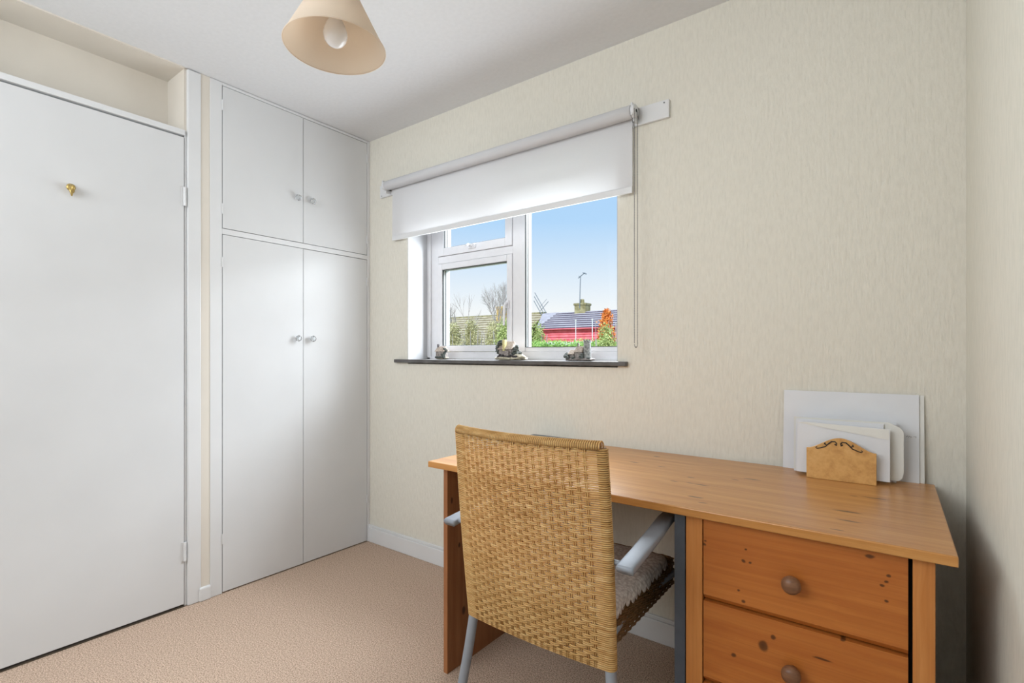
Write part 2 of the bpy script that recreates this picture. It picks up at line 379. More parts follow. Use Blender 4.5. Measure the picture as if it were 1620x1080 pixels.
# ================================================================ the window
wn = thing('window_1', 'white framed window with a fixed pane and a casement beneath a small top light', 'window', (.975, .16, WZ0), kind='structure')
FY0, FY1 = .160, .22
z_b = 1.093
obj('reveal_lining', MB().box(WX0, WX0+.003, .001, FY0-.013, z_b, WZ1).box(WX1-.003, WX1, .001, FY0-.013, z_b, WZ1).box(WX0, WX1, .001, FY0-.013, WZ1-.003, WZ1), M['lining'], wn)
of = MB().box(WX0, .418, FY0, FY1, z_b-.02, WZ1).box(1.575, WX1, FY0, FY1, z_b-.02, WZ1).box(.418, 1.575, FY0, FY1, z_b-.02, 1.135).box(.418, 1.575, FY0, FY1, 1.955, WZ1)
of.box(WX0, .365, FY0-.012, FY0, z_b-.01, WZ1).box(WX0, WX1, FY0-.012, FY0, z_b-.01, z_b+.012)
obj('outer_frame', of, M['upvc'], wn, bevel=.003)
obj('mullion', box(.955, 1.033, FY0, FY1, 1.135, 1.955), M['upvc'], wn, bevel=.003)
obj('fixed_rail', box(1.033, 1.575, FY0+.004, FY1, 1.135, 1.157), M['upvc'], wn, bevel=.002)
obj('transom', box(.418, .955, FY0, FY1, 1.640, 1.682), M['upvc'], wn, bevel=.003)
def sash(name, x0, x1, z0, z1, a, label):
    s = obj(name, MB().box(x0, x0+a, FY0-.006, FY1, z0, z1).box(x1-a, x1, FY0-.006, FY1, z0, z1).box(x0+a, x1-a, FY0-.006, FY1, z0, z0+a).box(x0+a, x1-a, FY0-.006, FY1, z1-a, z1),
        M['upvc'], wn, bevel=.003, label=label)
    return s
s1 = sash('casement_sash', .4195, .9535, 1.1365, 1.6385, .033, 'white casement sash with lever handle')
s2 = sash('top_light_sash', .4195, .9535, 1.6835, 1.9535, .045, 'white top-hung sash under the blind')
def glaze(x0, x1, z0, z1, par):
    g = MB()
    for yy in (FY0+.001, FY0+.0185):
        t = .0035
        g.box(x0, x0+t, yy, yy+.0075, z0, z1).box(x1-t, x1, yy, yy+.0075, z0, z1).box(x0, x1, yy, yy+.0075, z0, z0+t*.6).box(x0, x1, yy, yy+.0075, z1-t, z1)
    obj('gasket', g, M['gasket'], par)
    obj('spacer', MB().box(x0, x0+.003, FY0+.0085, FY0+.0185, z0, z1).box(x0, x1, FY0+.0085, FY0+.0185, z1-.003, z1), M['spacer'], par)
    obj('pane', box(x0, x1, FY0+.026, FY0+.030, z0, z1), M['glass'], par, label='clear glass pane')
glaze(.4525, .9205, 1.1695, 1.6055, s1); glaze(.4645, .9085, 1.7285, 1.9085, s2); glaze(1.033, 1.575, 1.157, 1.955, wn)
obj('handle', MB().box(.922, .940, FY0-.016, FY0-.006, 1.36, 1.40).tube([(.930, FY0-.022, 1.388), (.928, FY0-.034, 1.372), (.925, FY0-.036, 1.27)], [.008, .007, .0055], 8), M['upvc'], s1, bevel=.001, label='white lever handle')
obj('handle', MB().box(.66, .71, FY0-.014, FY0-.006, 1.700, 1.718).tube([(.685, FY0-.016, 1.710), (.685, FY0-.036, 1.716), (.685, FY0-.052, 1.712)], [.007, .006, .005], 8).tube([(.65, FY0-.03, 1.716), (.72, FY0-.03, 1.716)], .004, 8), M['upvc'], s2, label='small white catch handle')
obj('outside_sill', box(WX0-.02, WX1+.02, FY1, FY1+.09, 1.05, 1.072), M['upvc'], wn)
sl_ = MB().box(WX0, WX1, 0, .16, WZ0-.006, z_b).box(.247, 1.660, -.024, 0, WZ0-.006, z_b)
obj('window_sill', sl_, M['sill'], wn, bevel=.003, label='thin dark tiled window sill')

# ================================================================ roller blind
bl = thing('roller_blind', 'white roller blind, part lowered, on a white mounting board over the window', 'blind', (.97, 0, 2.03))
obj('mounting_board', box(.113, 1.833, -.014, 0, 2.036, 2.106), M['white'], bl, bevel=.002)
for x_, z_ in ((1.815, 2.095), (.13, 2.045)): obj('screw', MB().lathe([(.0001, 0), (.003, .0), (.003, -.001)], 8, (x_, -.0145, z_), 'y'), M['slate'], bl)
RZ, RY, RR = 2.078, -.052, .026
obj('roller', MB().lathe([(RR-.003, .216), (RR, .220), (RR, 1.695), (RR-.003, 1.699)], 32, (0, RY, RZ), 'x'), M['blind'], bl, True)
fb = MB(); nx, nz = 40, 10
zt, zb = RZ, 1.785
for j in range(nz+1):
    for i in range(nx+1):
        x = .240+(1.690-.240)*i/nx; z = zt+(zb-zt)*j/nz
        y = RY+RR-.0008 + .0010*math.sin(x*9+z*5)*(j/nz)
        fb.v.append((x, y, z))
for j in range(nz):
    for i in range(nx):
        k = j*(nx+1)+i; fb.f.append((k, k+1, k+nx+2, k+nx+1))
fo = obj('fabric', fb, M['blind'], bl, True)
obj('bottom_bar', box(.240, 1.690, RY+RR-.0045, RY+RR+.0035, 1.767, 1.794), M['white'], bl, bevel=.002)
for x0, x1 in ((.205, .213), (1.703, 1.711)):
    bk = MB().box(x0, x1, -.075, -.014, 2.056, 2.104).box(x0, x1, -.050, -.014, 2.04, 2.104)
    bk.lathe([(.024, x0-.001), (.026, x0), (.026, x1+.004), (.022, x1+.006)], 24, (0, RY, RZ), 'x')
    obj('bracket', bk, M['white'], bl, True if False else False, bevel=.001)
obj('bracket_pin', MB().lathe([(.006, 1.716), (.006, 1.719)], 12, (0, RY, RZ), 'x'), M['gasket'], bl)
ch = MB(); zz = []
y1c, y2c = -.077, -.047
pts = []
z = 2.075
while z > 1.165: pts.append((1.720, y1c, z)); z -= .0062
for k in range(1, 8):
    a = math.pi*k/8; pts.append((1.720, -.062-.015*math.cos(a), 1.165-.015*math.sin(a)))
z = 1.165
while z < 2.075: pts.append((1.720, y2c, z)); z += .0062
for (x, y, z) in pts:
    ch.lathe([(.0008, -.0022), (.0021, -.001), (.0021, .001), (.0008, .0022)], 6, (x, y, z))
ch.tube([(1.720, y1c, 2.078), (1.720, y1c, 1.165)], .0007, 4).tube([(1.720, y2c, 2.078), (1.720, y2c, 1.165)], .0007, 4)
obj('bead_chain', ch, M['chain'], bl, kind='stuff', label='grey looped bead chain')

# ================================================================ pendant lamp
LX, LY, LZ = 1.290, -1.108, 1.968
lp = thing('pendant_lamp', 'cream cone lampshade with unlit white bulb hanging from the ceiling', 'lamp', (LX, LY, H))
Rb, Rt, HH = .134, .040, .185
sh = MB().lathe([(Rb, 0), (Rt, HH)], 64, (LX, LY, LZ), closed=False)
so_ = obj('lamp_shade', sh, M['shade'], lp, True); sm = so_.modifiers.new('solid', 'SOLIDIFY'); sm.thickness = .0012; sm.offset = 1
rim = MB()
ring = [(LX+Rb*math.cos(a), LY+Rb*math.sin(a), LZ) for a in np.linspace(0, 2*math.pi, 65)]
rim.tube(ring, .0016, 6, cap=False)
obj('rim', rim, M['shade'], lp, True)
obj('bulb', MB().lathe([(.0001, -.032), (.010, -.0305), (.020, -.025), (.028, -.015), (.032, 0), (.031, .010), (.026, .026), (.018, .042), (.013, .055), (.013, .06)], 32, (LX, LY, 2.003)), M['bulb'], lp, True)
obj('lamp_holder', MB().lathe([(.015, 2.06), (.017, 2.063), (.017, 2.12), (.02, 2.122), (.02, 2.135), (.010, 2.15), (.006, 2.17)], 24, (LX, LY, 0)), M['upvc'], lp, True)
cr_ = MB()
for a in (0, 2*math.pi/3, 4*math.pi/3): cr_.tube([(LX+.018*math.cos(a), LY+.018*math.sin(a), 2.128), (LX+Rt*math.cos(a), LY+Rt*math.sin(a), LZ+HH-.004)], .0015, 6)
cr_.lathe([(.0205, 2.124), (.023, 2.124), (.023, 2.132), (.0205, 2.132)], 24, (LX, LY, 0))
obj('shade_ring', cr_, M['steel'], lp)
obj('flex', MB().tube([(LX, LY, 2.165), (LX, LY, 2.385)], .003, 8), M['upvc'], lp)
obj('ceiling_rose', MB().lathe([(.010, 2.365), (.036, 2.372), (.040, 2.385), (.040, 2.3995)], 32, (LX, LY, 0)), M['upvc'], lp, True)

# ================================================================ the desk
DX0, DX1, DY0, DY1, DZ = 1.205, 2.619, -.678, -.024, .746
dk = thing('desk', 'varnished orange pine desk with drawers at right, under the window wall', 'desk', ((DX0+DX1)/2, (DY0+DY1)/2, 0))
obj('desktop', box(DX0, DX1, DY0, DY1, DZ-.021, DZ), M['pine_top'], dk, bevel=.0025)
ZT = DZ-.021
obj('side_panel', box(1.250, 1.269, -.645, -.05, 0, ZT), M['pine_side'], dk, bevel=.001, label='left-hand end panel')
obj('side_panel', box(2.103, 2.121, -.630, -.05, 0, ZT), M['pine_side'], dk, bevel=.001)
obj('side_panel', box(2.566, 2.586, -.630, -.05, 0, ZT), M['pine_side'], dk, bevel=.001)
obj('upright', box(2.103, 2.143, -.650, -.630, 0, ZT), M['pine_post'], dk, bevel=.001)
obj('upright', box(2.552, 2.587, -.650, -.630, 0, ZT), M['pine_post'], dk, bevel=.001)
obj('front_rail', box(2.143, 2.552, -.632, -.612, .718, ZT), M['pine_drawer'], dk)
obj('plinth', box(2.143, 2.552, -.642, -.622, 0, .10), M['pine_drawer'], dk)
obj('back_panel', box(2.121, 2.566, -.06, -.05, .02, ZT), M['pine_side'], dk)
obj('inner_shadow_board', box(2.121, 2.566, -.62, -.60, .02, ZT), M['black'], dk, label='black board standing in for the shade behind the drawers')  # shade in the drawer gaps painted as a black board
bpy.data.objects['inner_shadow_board'].name = 'shade_board'
for z0, z1, kz in ((.520, .716, .616), (.318, .516, .418), (.108, .314, .212)):
    # drawer front with a bevelled lower lip
    zc = z1-z0
    d = obj('drawer', MB().box(2.1455, 2.545, -.648, -.630, z0+.012, z1).add(
        [(2.1455,-.648,z0+.012),(2.545,-.648,z0+.012),(2.1455,-.630,z0+.012),(2.545,-.630,z0+.012),(2.1455,-.638,z0),(2.545,-.638,z0),(2.1455,-.630,z0),(2.545,-.630,z0)],
        [(0,1,5,4),(4,5,7,6),(2,3,1,0),(6,7,3,2),(0,4,6,2),(1,3,7,5)]), M['pine_drawer'], dk)
    obj('knob', MB().lathe([(.009, 0), (.009, -.010), (.012, -.014), (.0185, -.019), (.020, -.026), (.0185, -.033), (.012, -.038), (.004, -.040), (.0005, -.0402)], 28, (2.341, -.648, kz), 'y'),
        M['knob'], d, True, label='round darker wooden knob')

# ================================================================ rattan chair
ch_ = thing('rattan_armchair', 'honey wicker high-back armchair with silver-grey metal arms, pushed up to the desk', 'chair', (1.78, -.66, 0))
BZ0, BZ1 = .388, .932
def side(v):                      # left x, right x, y of the back plane, bow, at height fraction v
    xl = 1.556+.008*v - .004*math.sin(math.pi*v); xr = 2.004+.008*v + .004*math.sin(math.pi*v)
    y = -.860 - .066*v - .012*math.sin(math.pi*v)*0
    return xl, xr, y, .012+.026*v
def backpt(u, v, off=0):
    xl, xr, y, bow = side(v)
    return np.array([xl+(xr-xl)*u, y - bow*(1-(2*u-1)**2) - off, BZ0+(BZ1-BZ0)*v])
TR = .0125
def outline(v, z):
    """section path of one weaving strand: round the left tube, across the back, round the right tube; with stake index"""
    xl, xr, y, bow = side(v); pts = []
    for k in range(7):            # front of left tube round to the back
        a = math.pi*.5 + math.pi*k/6
        pts.append((xl+TR+TR*1.12*math.cos(a), y+TR*1.12*math.sin(a)+TR, z, 0))
    n = NST*4
    for i in range(2, n-1):
        u = .055+(.89)*i/n
        p = backpt(u, v); ph = math.cos(math.pi*i/4); ph = math.copysign(abs(ph)**.55, ph)
        pts.append((p[0], p[1], z, ph))
    for k in range(7):
        a = -math.pi*.5 + math.pi*k/6
        pts.append((xr-TR+TR*1.12*math.cos(a), y+TR*1.12*math.sin(a)+TR, z, 0))
    return pts
NST, NROW = 22, 104
def strand(mb, pts, sgn, rv, rh, amp, n=6):
    P = np.array([(x, y-amp*ph*sgn, z) for x, y, z, ph in pts]); T = np.gradient(P, axis=0); T /= np.linalg.norm(T, axis=1)[:, None]
    A = np.cross(T, (0, 0, 1)); A /= np.linalg.norm(A, axis=1)[:, None]
    k = len(mb.v); m_ = len(P)
    for i in range(m_):
        for q in range(n):
            th = 2*math.pi*q/n; p = P[i]+A[i]*(rh*math.cos(th)); mb.v.append((p[0], p[1], p[2]+rv*math.sin(th)))
    for i in range(m_-1):
        for q in range(n): mb.f.append((k+i*n+q, k+i*n+(q+1) % n, k+(i+1)*n+(q+1) % n, k+(i+1)*n+q))
wv = MB(); pitch = (BZ1-.016-BZ0)/NROW
for j in range(NROW):
    z = BZ0+pitch*(j+.5); v = (z-BZ0)/(BZ1-BZ0)
    z += R.uniform(-.00012, .00012)
    strand(wv, outline(v, z), 1 if (j//2) % 2 else -1, pitch*.415, .0019, .0022 if j > 2 else .0002)
obj('back_weave', wv, M['wicker'], ch_, True, kind='stuff', label='woven honey wicker strands of the backrest')
st = MB()
for i in range(1, NST):
    u = .055+.89*i/NST
    for du in (-.0023, .0023):
        st.tube([tuple(backpt(u, v)+np.array([du, -.0008, 0])) for v in np.linspace(0.004, .985, 8)], .0017, 5)
obj('back_stakes', st, M['wicker'], ch_, True, kind='stuff', label='upright wicker stakes of the backrest')
cap = MB()                       # top rail wrapped in strands
NW = 86
for i in range(NW):
    u = .028+.950*i/(NW-1); p = backpt(u, .985); c = Vector((p[0], p[1]+TR*.75, BZ1-.012))
    ring = []
    for k in range(11):
        a = math.radians(-30) + math.radians(235)*k/10
        ring.append((c.x, c.y+math.cos(a)*.0118, c.z+math.sin(a)*.0118))
    cap.tube(ring, .0021, 5)
obj('top_wrapping', cap, M['wicker'], ch_, True, kind='stuff', label='wicker strands wrapped over the top rail')
core = MB()
for sd in (0, 1):
    pth = []
    for v in np.linspace(-.0, .97, 10):
        xl, xr, y, bow = side(v); pth.append(((xl+TR) if sd == 0 else (xr-TR), y+TR, BZ0+(BZ1-BZ0)*v))
    core.tube(pth, TR*.93, 12)
core.tube([(p[0], p[1]+TR*.5, BZ1-.012) for p in (backpt(u, .985) for u in np.linspace(.03, .97, 16))], .0098, 10)
core.tube([(p[0], p[1]+TR*.6, BZ0+.010) for p in (backpt(u, 0) for u in np.linspace(.03, .97, 16))], .007, 8)
obj('back_frame', core, M['wicker_in'], ch_, True)
# seat: woven box
SX0, SX1, SY0, SY1, SZ0, SZ1 = 1.597, 1.966, -.850, -.335, .398, .478
obj('seat', box(SX0+.004, SX1-.004, SY0+.02, SY1-.004, SZ0+.004, SZ1-.001), M['wicker_in'], ch_, bevel=.006)
sw = MB()
per = []
def seat_path(z):
    pts = []; c = .012; step = .0075; i = 0
    segs = [((SX1, SY0+.02), (SX1, SY1-c)), ((SX1-c, SY1), (SX0+c, SY1)), ((SX0, SY1-c), (SX0, SY0+.02))]
    for a, b in segs:
        L = math.dist(a, b); n = int(L/step)
        for k in range(n+1):
            pts.append((a[0]+(b[0]-a[0])*k/n, a[1]+(b[1]-a[1])*k/n, z, 0 if i % 2 else (1 if (i//2) % 2 else -1))); i += 1
    return pts
def strand2(mb, pts, sgn, rv, rh, amp, n=5):
    P0 = np.array([p[:3] for p in pts]); T = np.gradient(P0, axis=0); T /= np.linalg.norm(T, axis=1)[:, None]+1e-9
    A = np.cross(T, (0, 0, 1)); A /= np.linalg.norm(A, axis=1)[:, None]+1e-9
    P = P0 + A*np.array([p[3] for p in pts])[:, None]*amp*sgn
    k = len(mb.v)
    for i in range(len(P)):
        for q in range(n):
            th = 2*math.pi*q/n; p = P[i]+A[i]*(rh*math.cos(th)); mb.v.append((p[0], p[1], p[2]+rv*math.sin(th)))
    for i in range(len(P)-1):
        for q in range(n): mb.f.append((k+i*n+q, k+i*n+(q+1) % n, k+(i+1)*n+(q+1) % n, k+(i+1)*n+q))
nr = 16
for j in range(nr):
    strand2(sw, seat_path(SZ0+(SZ1-SZ0)*(j+.5)/nr), 1 if (j//2) % 2 else -1, .0023, .0016, .0018)
for j in range(62):              # strands across the seat top
    y = SY0+.03+(SY1-SY0-.035)*j/61
    sw.tube([(SX0, y, SZ1-.002)]+[(SX0+(SX1-SX0)*i/20, y, SZ1+(.0015 if (i+j) % 2 else -.0005)) for i in range(1, 20)]+[(SX1, y, SZ1-.002)], .0022, 4)
obj('seat_weave', sw, M['wicker_shaded'], ch_, True, kind='stuff', label='woven wicker round the seat, its shade put into the colour')
# arms (flat rounded straps) that turn down into the front legs
def strap(mb, path, wx, ty, n=12):
    P = [Vector(p) for p in path]; k0 = len(mb.v)
    for i, p in enumerate(P):
        t = (P[min(i+1, len(P)-1)]-P[max(i-1, 0)]).normalized(); a = Vector((1, 0, 0)); b = t.cross(a).normalized()
        for q in range(n):
            th = 2*math.pi*q/n; c, s_ = math.cos(th), math.sin(th)
            ex = lambda v: math.copysign(abs(v)**.45, v)
            mb.v.append(tuple(p+a*(wx*ex(c))+b*(ty*ex(s_))))
    for i in range(len(P)-1):
        for q in range(n): mb.f.append((k0+i*n+q, k0+i*n+(q+1) % n, k0+(i+1)*n+(q+1) % n, k0+(i+1)*n+q))
    mb.f.append(tuple(k0+q for q in range(n))); mb.f.append(tuple(k0+(len(P)-1)*n+q for q in range(n)))
for sd in (1, -1):
    cx = 1.780; x0 = cx+sd*.266; x1 = cx+sd*.252
    a = MB()
    strap(a, [(x0, -.892, .646), (x0, -.888, .648), (x0-sd*.003, -.80, .658), (x0-sd*.007, -.70, .670), (x1, -.60, .681), (x1, -.45, .690), (x1, -.33, .688), (x1, -.295, .680)], .0205, .0095, 16)
    obj('armrest', a, M['alu'], ch_, True)
    l = MB()
    strap(l, [(x1, -.297, .681), (x1, -.275, .668), (x1, -.267, .645), (x1, -.262, .5), (x1, -.255, .002)], .0185, .014, 16)
    obj('leg', l, M['alu'], ch_, True)
    obj('arm_bolt', MB().lathe([(.006, 0), (.006, -sd*.03)], 10, (x0-sd*.012, -.872, .652), 'x'), M['alu'], ch_, True)
    xb = 1.568 if sd < 0 else 1.992
    obj('leg', MB().tube([(xb, -.845, .405), (xb, -.848, .385), (xb+sd*.010, -.856, .30), (xb+sd*.026, -.876, .16), (xb+sd*.042, -.905, .0)], [.0125, .0135, .0135, .0135, .013], 16), M['alu'], ch_, True)
    obj('seat_rail', MB().tube([(xb-sd*.02, -.845, .432), (1.78+sd*.165, -.6, .434), (1.78+sd*.19, -.345, .435), (1.78+sd*.225, -.29, .44), (x1, -.264, .455)], .009, 10), M['alu'], ch_, True)
# ---- cushion and lace cover on the seat
cu = tag(obj('seat_cushion', MB().box(1.63, 1.935, -.82, -.43, .4815, .503), M['lace'], bevel=.006), 'thin pale cushion beneath the lace cover on the wicker seat', 'cushion')
dn = MB(); NSC = 62; NP = NSC*8
def edge_pts(x0, x1, y0, y1, rr_, n):
    """points at equal steps round a rounded rectangle"""
    w_, h_ = x1-x0-2*rr_, y1-y0-2*rr_; q = math.pi*rr_/2; T = 2*(w_+h_)+4*q; o_ = []
    segs = [(w_, lambda d: (x0+rr_+d, y0)), (q, lambda d: (x1-rr_+rr_*math.sin(d/rr_), y0+rr_-rr_*math.cos(d/rr_))), (h_, lambda d: (x1, y0+rr_+d)),
            (q, lambda d: (x1-rr_+rr_*math.cos(d/rr_), y1-rr_+rr_*math.sin(d/rr_))), (w_, lambda d: (x1-rr_-d, y1)), (q, lambda d: (x0+rr_-rr_*math.sin(d/rr_), y1-rr_+rr_*math.cos(d/rr_))),
            (h_, lambda d: (x0, y1-rr_-d)), (q, lambda d: (x0+rr_-rr_*math.cos(d/rr_), y0+rr_-rr_*math.sin(d/rr_)))]
    for k in range(n):
        d = T*k/n
        for L, f_ in segs:
            if d <= L: o_.append(f_(d)); break
            d -= L
        else: o_.append((x0, y0+rr_))
    return o_
EP = edge_pts(1.612, 1.960, -.836, -.408, .022, NP); ccx, ccy = 1.786, -.622
rings = [(.05, .5145, 0, 0), (.4, .514, 0, 0), (.7, .512, 0, 0), (.9, .509, 0, 0), (1.0, .506, 0, 0), (1.0, .503, .006, .05), (1.0, .496, .010, .3), (1.0, .488, .012, .65), (1.0, .480, .013, 1)]
for k, z, outw, hem in rings:
    for i in range(NP):
        ex_, ey_ = EP[i]; dx_, dy_ = ex_-ccx, ey_-ccy
        sc_ = 1-abs(math.sin(math.pi*i/8))**.8
        nx_ = (1 if dx_ > .165 else -1 if dx_ < -.165 else 0); ny_ = (1 if dy_ > .205 else -1 if dy_ < -.205 else 0)
        ow = outw + hem*(.003*math.sin(i*.21)+.002*math.sin(i*.077))
        zz_ = z + hem*.015*sc_ + .0012*math.sin(dx_*70+dy_*45)*(1-hem)
        dn.v.append((ccx+dx_*k+nx_*ow, ccy+dy_*k+ny_*ow, zz_ - (.010*hem)))
for r_ in range(len(rings)-1):
    for i in range(NP): dn.f.append((r_*NP+i, r_*NP+(i+1) % NP, (r_+1)*NP+(i+1) % NP, (r_+1)*NP+i))
dn.f.append(tuple(range(NP)))
do = tag(obj('lace_seat_cover', dn, M['lace'], None, True), 'white lace cloth with scalloped edge spread over the wicker seat', 'cloth')
sm = do.modifiers.new('solid', 'SOLIDIFY'); sm.thickness = .0012

# ================================================================ things on the desk
# closed slate-grey folder at the back left corner
fo_ = thing('folder', 'slate grey flat folder at the back left corner of the desk', 'folder', (1.31, -.10, DZ))
obj('cover', MB().box(1.212, 1.43, -.16, -.0225, DZ+.010, DZ+.0125).box(1.212, 1.43, -.16, -.0225, DZ+.0003, DZ+.0025), M['slate'], fo_, bevel=.0005)
obj('pages', box(1.215, 1.427, -.158, -.0245, DZ+.0025, DZ+.010), M['paper'], fo_)
sb_ = tag(obj('board', MB().box(2.070, 2.098, -.640, -.32, .0, .7245), M['slate_dark'], bevel=.002), 'dark slate-grey board standing upright under the desk beside the drawer cabinet', 'board')
# letter rack
rk = thing('letter_rack', 'small burr wood letter rack with arched front and dark scroll inlay, on the desk', 'letter rack', (2.396, -.10, DZ))
def arch(x0, x1, z0, zs, zt, n=24):
    pts = [(x0, z0), (x1, z0), (x1, zs)]
    for i in range(1, n):
        t = i/n; u = 1-2*t
        z = zs+(zt-zs)*(.5+.5*math.cos(math.pi*max(-1, min(1, u*1.02))))**.85
        pts.append((x0+(x1-x0)*(1-t), z))
    pts.append((x0, zs)); return pts
obj('front_panel', MB().prism(arch(2.309, 2.484, DZ+.0005, DZ+.092, DZ+.128), -.146, -.138), M['rack'], rk, bevel=.001)
obj('back_panel', MB().prism(arch(2.309, 2.484, DZ+.0005, DZ+.092, DZ+.128), -.072, -.066), M['rack'], rk, bevel=.001)
obj('base', box(2.309, 2.484, -.138, -.072, DZ+.0005, DZ+.007), M['rack'], rk)
for sd in (-1, 1):
    sx = lambda a: 2.3925+sd*a
    p = [(.010, .110), (.006, .106), (.005, .112), (.009, .117), (.018, .1165), (.026, .109), (.034, .100), (.046, .095), (.056, .092), (.059, .095), (.055, .098)]
    b = MB().tube([(sx(a), -.1468, DZ+z_) for a, z_ in p], [.0024, .0020, .0016, .0017, .0018, .0018, .0016, .0015, .0014, .0013, .001], 8)
    b.tube([(sx(.030), -.1468, DZ+.105), (sx(.036), -.1468, DZ+.108), (sx(.034), -.1468, DZ+.112)], [.001, .0022, .0018], 8)
    obj('scroll_inlay', b, M['iron'], rk, True)
def env(x0, x1, z1, yb, yt, mat, label, name='envelope', grp=None, z0=.0, cut=None, th=.0012, tilt=0, flap=False):
    z0 = DZ+z0
    if cut: poly = [(x0, z0), (x1-.012, z0), (x1-.004, z0+.008), (x1, z0+.025), (x1, z1-cut*.7), (x1-cut*.25, z1-cut*.35), (x1-cut, z1), (x0, z1)]
    else: poly = [(x0, z0), (x1, z0), (x1, z1-tilt), (x0, z1)]
    n = len(poly); f = lambda z: yb+(yt-yb)*(z-z0)/(z1-z0)
    b = MB().add([(x, f(z)-th, z) for x, z in poly]+[(x, f(z), z) for x, z in poly], [tuple(range(n)), tuple(range(2*n-1, n-1, -1))]+[(i, i+n, (i+1) % n+n, (i+1) % n) for i in range(n)])
    if not flap: return tag(obj(name, b, mat, bevel=.0003), label, 'envelope', grp)
    t = thing(name, label, 'envelope', ((x0+x1)/2, yb, z0), grp)
    obj('body', b, mat, t, bevel=.0003)
    zl = z1-.0005; yf = f(z1)-th
    obj('flap', MB().add([(x0+.002, yf-.0004, zl-.004), (x0+.02, yf-.0012, zl), (x1-.002, yf-.0012, zl-tilt), (x1-.002, f(z1-.036)-th-.0012, zl-tilt-.030), (x0+.09, f(z1-.03)-th-.0012, zl-.016)], [(0, 1, 2, 3, 4)]), M['paper2'], t)
    return t
env(2.232, 2.596, 1.0015, -.0275, -.004, M['paper2'], 'tall white sheet hindmost against the wall, showing a strip at its right edge', 'large_envelope', z0=.0)
big = env(2.2275, 2.584, 1.003, -.0335, -.009, M['paper'], 'large white envelope with a scribble at right, behind the letter rack papers', 'large_envelope', z0=.0)
yq = lambda z: -.0335+(-.009+.0335)*(z-DZ)/(1.003-DZ)-.0014
sq = MB()
for pts_ in ([(0, 0), (.003, .004), (.005, -.001), (.008, .004), (.010, 0), (.013, .001)], [(.017, .002), (.020, .002)], [(.022, .004), (.0225, -.001)]):
    sq.tube([(2.554+a, yq(.878+b)-.0002, .878+b) for a, b in pts_], .00045, 4)
obj('handwriting', sq, M['ink'], big, label='small grey handwritten scribble')
env(2.2645, 2.53, .925, -.066, -.050, M['paper'], 'hindmost of the small white envelopes in the rack, with its left edge showing', z0=.0005)
env(2.2665, 2.547, .923, -.0795, -.0775, M['paper2'], 'white envelope with a cut-off top right corner in the rack', z0=.009, cut=.035, th=.004)
env(2.273, 2.500, .919, -.096, -.088, M['paper'], 'middle small white envelope squeezed in the rack', z0=.010)
env(2.279, 2.515, .912, -.118, -.104, M['paper'], 'foremost white envelope with a creased flap, right behind the rack front', z0=.010, tilt=.006, flap=True)

# ================================================================ ornaments on the sill
SZ = z_b+.0004
def ornament(label, loc): return thing('cottage_ornament', label, 'ornament', loc)
# small one, left
o1 = ornament('smallest stone cottage ornament, at the left end of the sill', (.533, .075, SZ))
obj('base', MB().blob((.533, .075, SZ+.008), .046, 3, .12, 2, (1, .6, .17)), M['orn_base'], o1)
obj('cottage', MB().box(.503, .558, .055, .095, SZ+.006, SZ+.045), M['orn_stone'], o1, bevel=.002)
obj('roof', MB().add([(.497,.049,SZ+.043),(.566,.049,SZ+.043),(.566,.101,SZ+.043),(.497,.101,SZ+.043),(.500,.075,SZ+.073),(.563,.075,SZ+.073)], [(0,1,5,4),(2,3,4,5),(0,4,3),(1,2,5),(0,3,2,1)]), M['orn_roof'], o1, bevel=.003)
obj('chimney', box(.501, .510, .069, .079, SZ+.055, SZ+.084), M['orn_dark'], o1, bevel=.001)
tb_ = MB(); 
for k in range(5): tb_.blob((.560+R.uniform(-.008, .012), .058+R.uniform(-.01, .02), SZ+.016+k*.010), .011, k, .3, 1)
for k in range(6): tb_.blob((.510+k*.010, .048, SZ+.012), .006, k+9, .3, 1)
obj('foliage', tb_, M['orn_tree'], o1)
# middle, large
o2 = ornament('largest cottage ornament with a yellow chimney and dark trees, mid-sill', (1.02, .06, SZ))
obj('base', MB().blob((1.02, .06, SZ+.009), .096, 5, .08, 3, (1, .52, .14)).blob((1.07, .05, SZ+.016), .045, 6, .12, 2, (1, .6, .3)), M['orn_base'], o2)
obj('cottage', MB().box(.962, 1.040, .035, .09, SZ+.010, SZ+.056).box(1.0, 1.03, .022, .04, SZ+.010, SZ+.045), M['orn_stone'], o2, bevel=.002)
obj('roof', MB().add([(.954,.026,SZ+.052),(1.046,.026,SZ+.052),(1.046,.098,SZ+.052),(.954,.098,SZ+.052),(.966,.062,SZ+.094),(1.040,.062,SZ+.094)], [(0,1,5,4),(2,3,4,5),(0,4,3),(1,2,5),(0,3,2,1)]), M['orn_roof'], o2, bevel=.004)
obj('chimney', MB().box(.990, 1.004, .028, .046, SZ+.045, SZ+.100), M['orn_yellow'], o2, bevel=.001)
obj('chimney_pot', MB().lathe([(.004, SZ+.099), (.0035, SZ+.108)], 8, (.997, .037, 0)), M['orn_dark'], o2)
tA, tB = MB(), MB()
for k, (x, z, r) in enumerate(((.950,.050,.014),(.956,.068,.014),(.964,.084,.013),(.948,.062,.010),(.974,.090,.009),(.954,.038,.010),(1.052,.036,.013),(1.060,.052,.014),(1.066,.064,.011),(1.050,.024,.010),(1.085,.034,.008),(1.094,.022,.007))):
    (tA if x < 1.0 else tB).blob((x, .045, SZ+z), r, k+20, .35, 2)

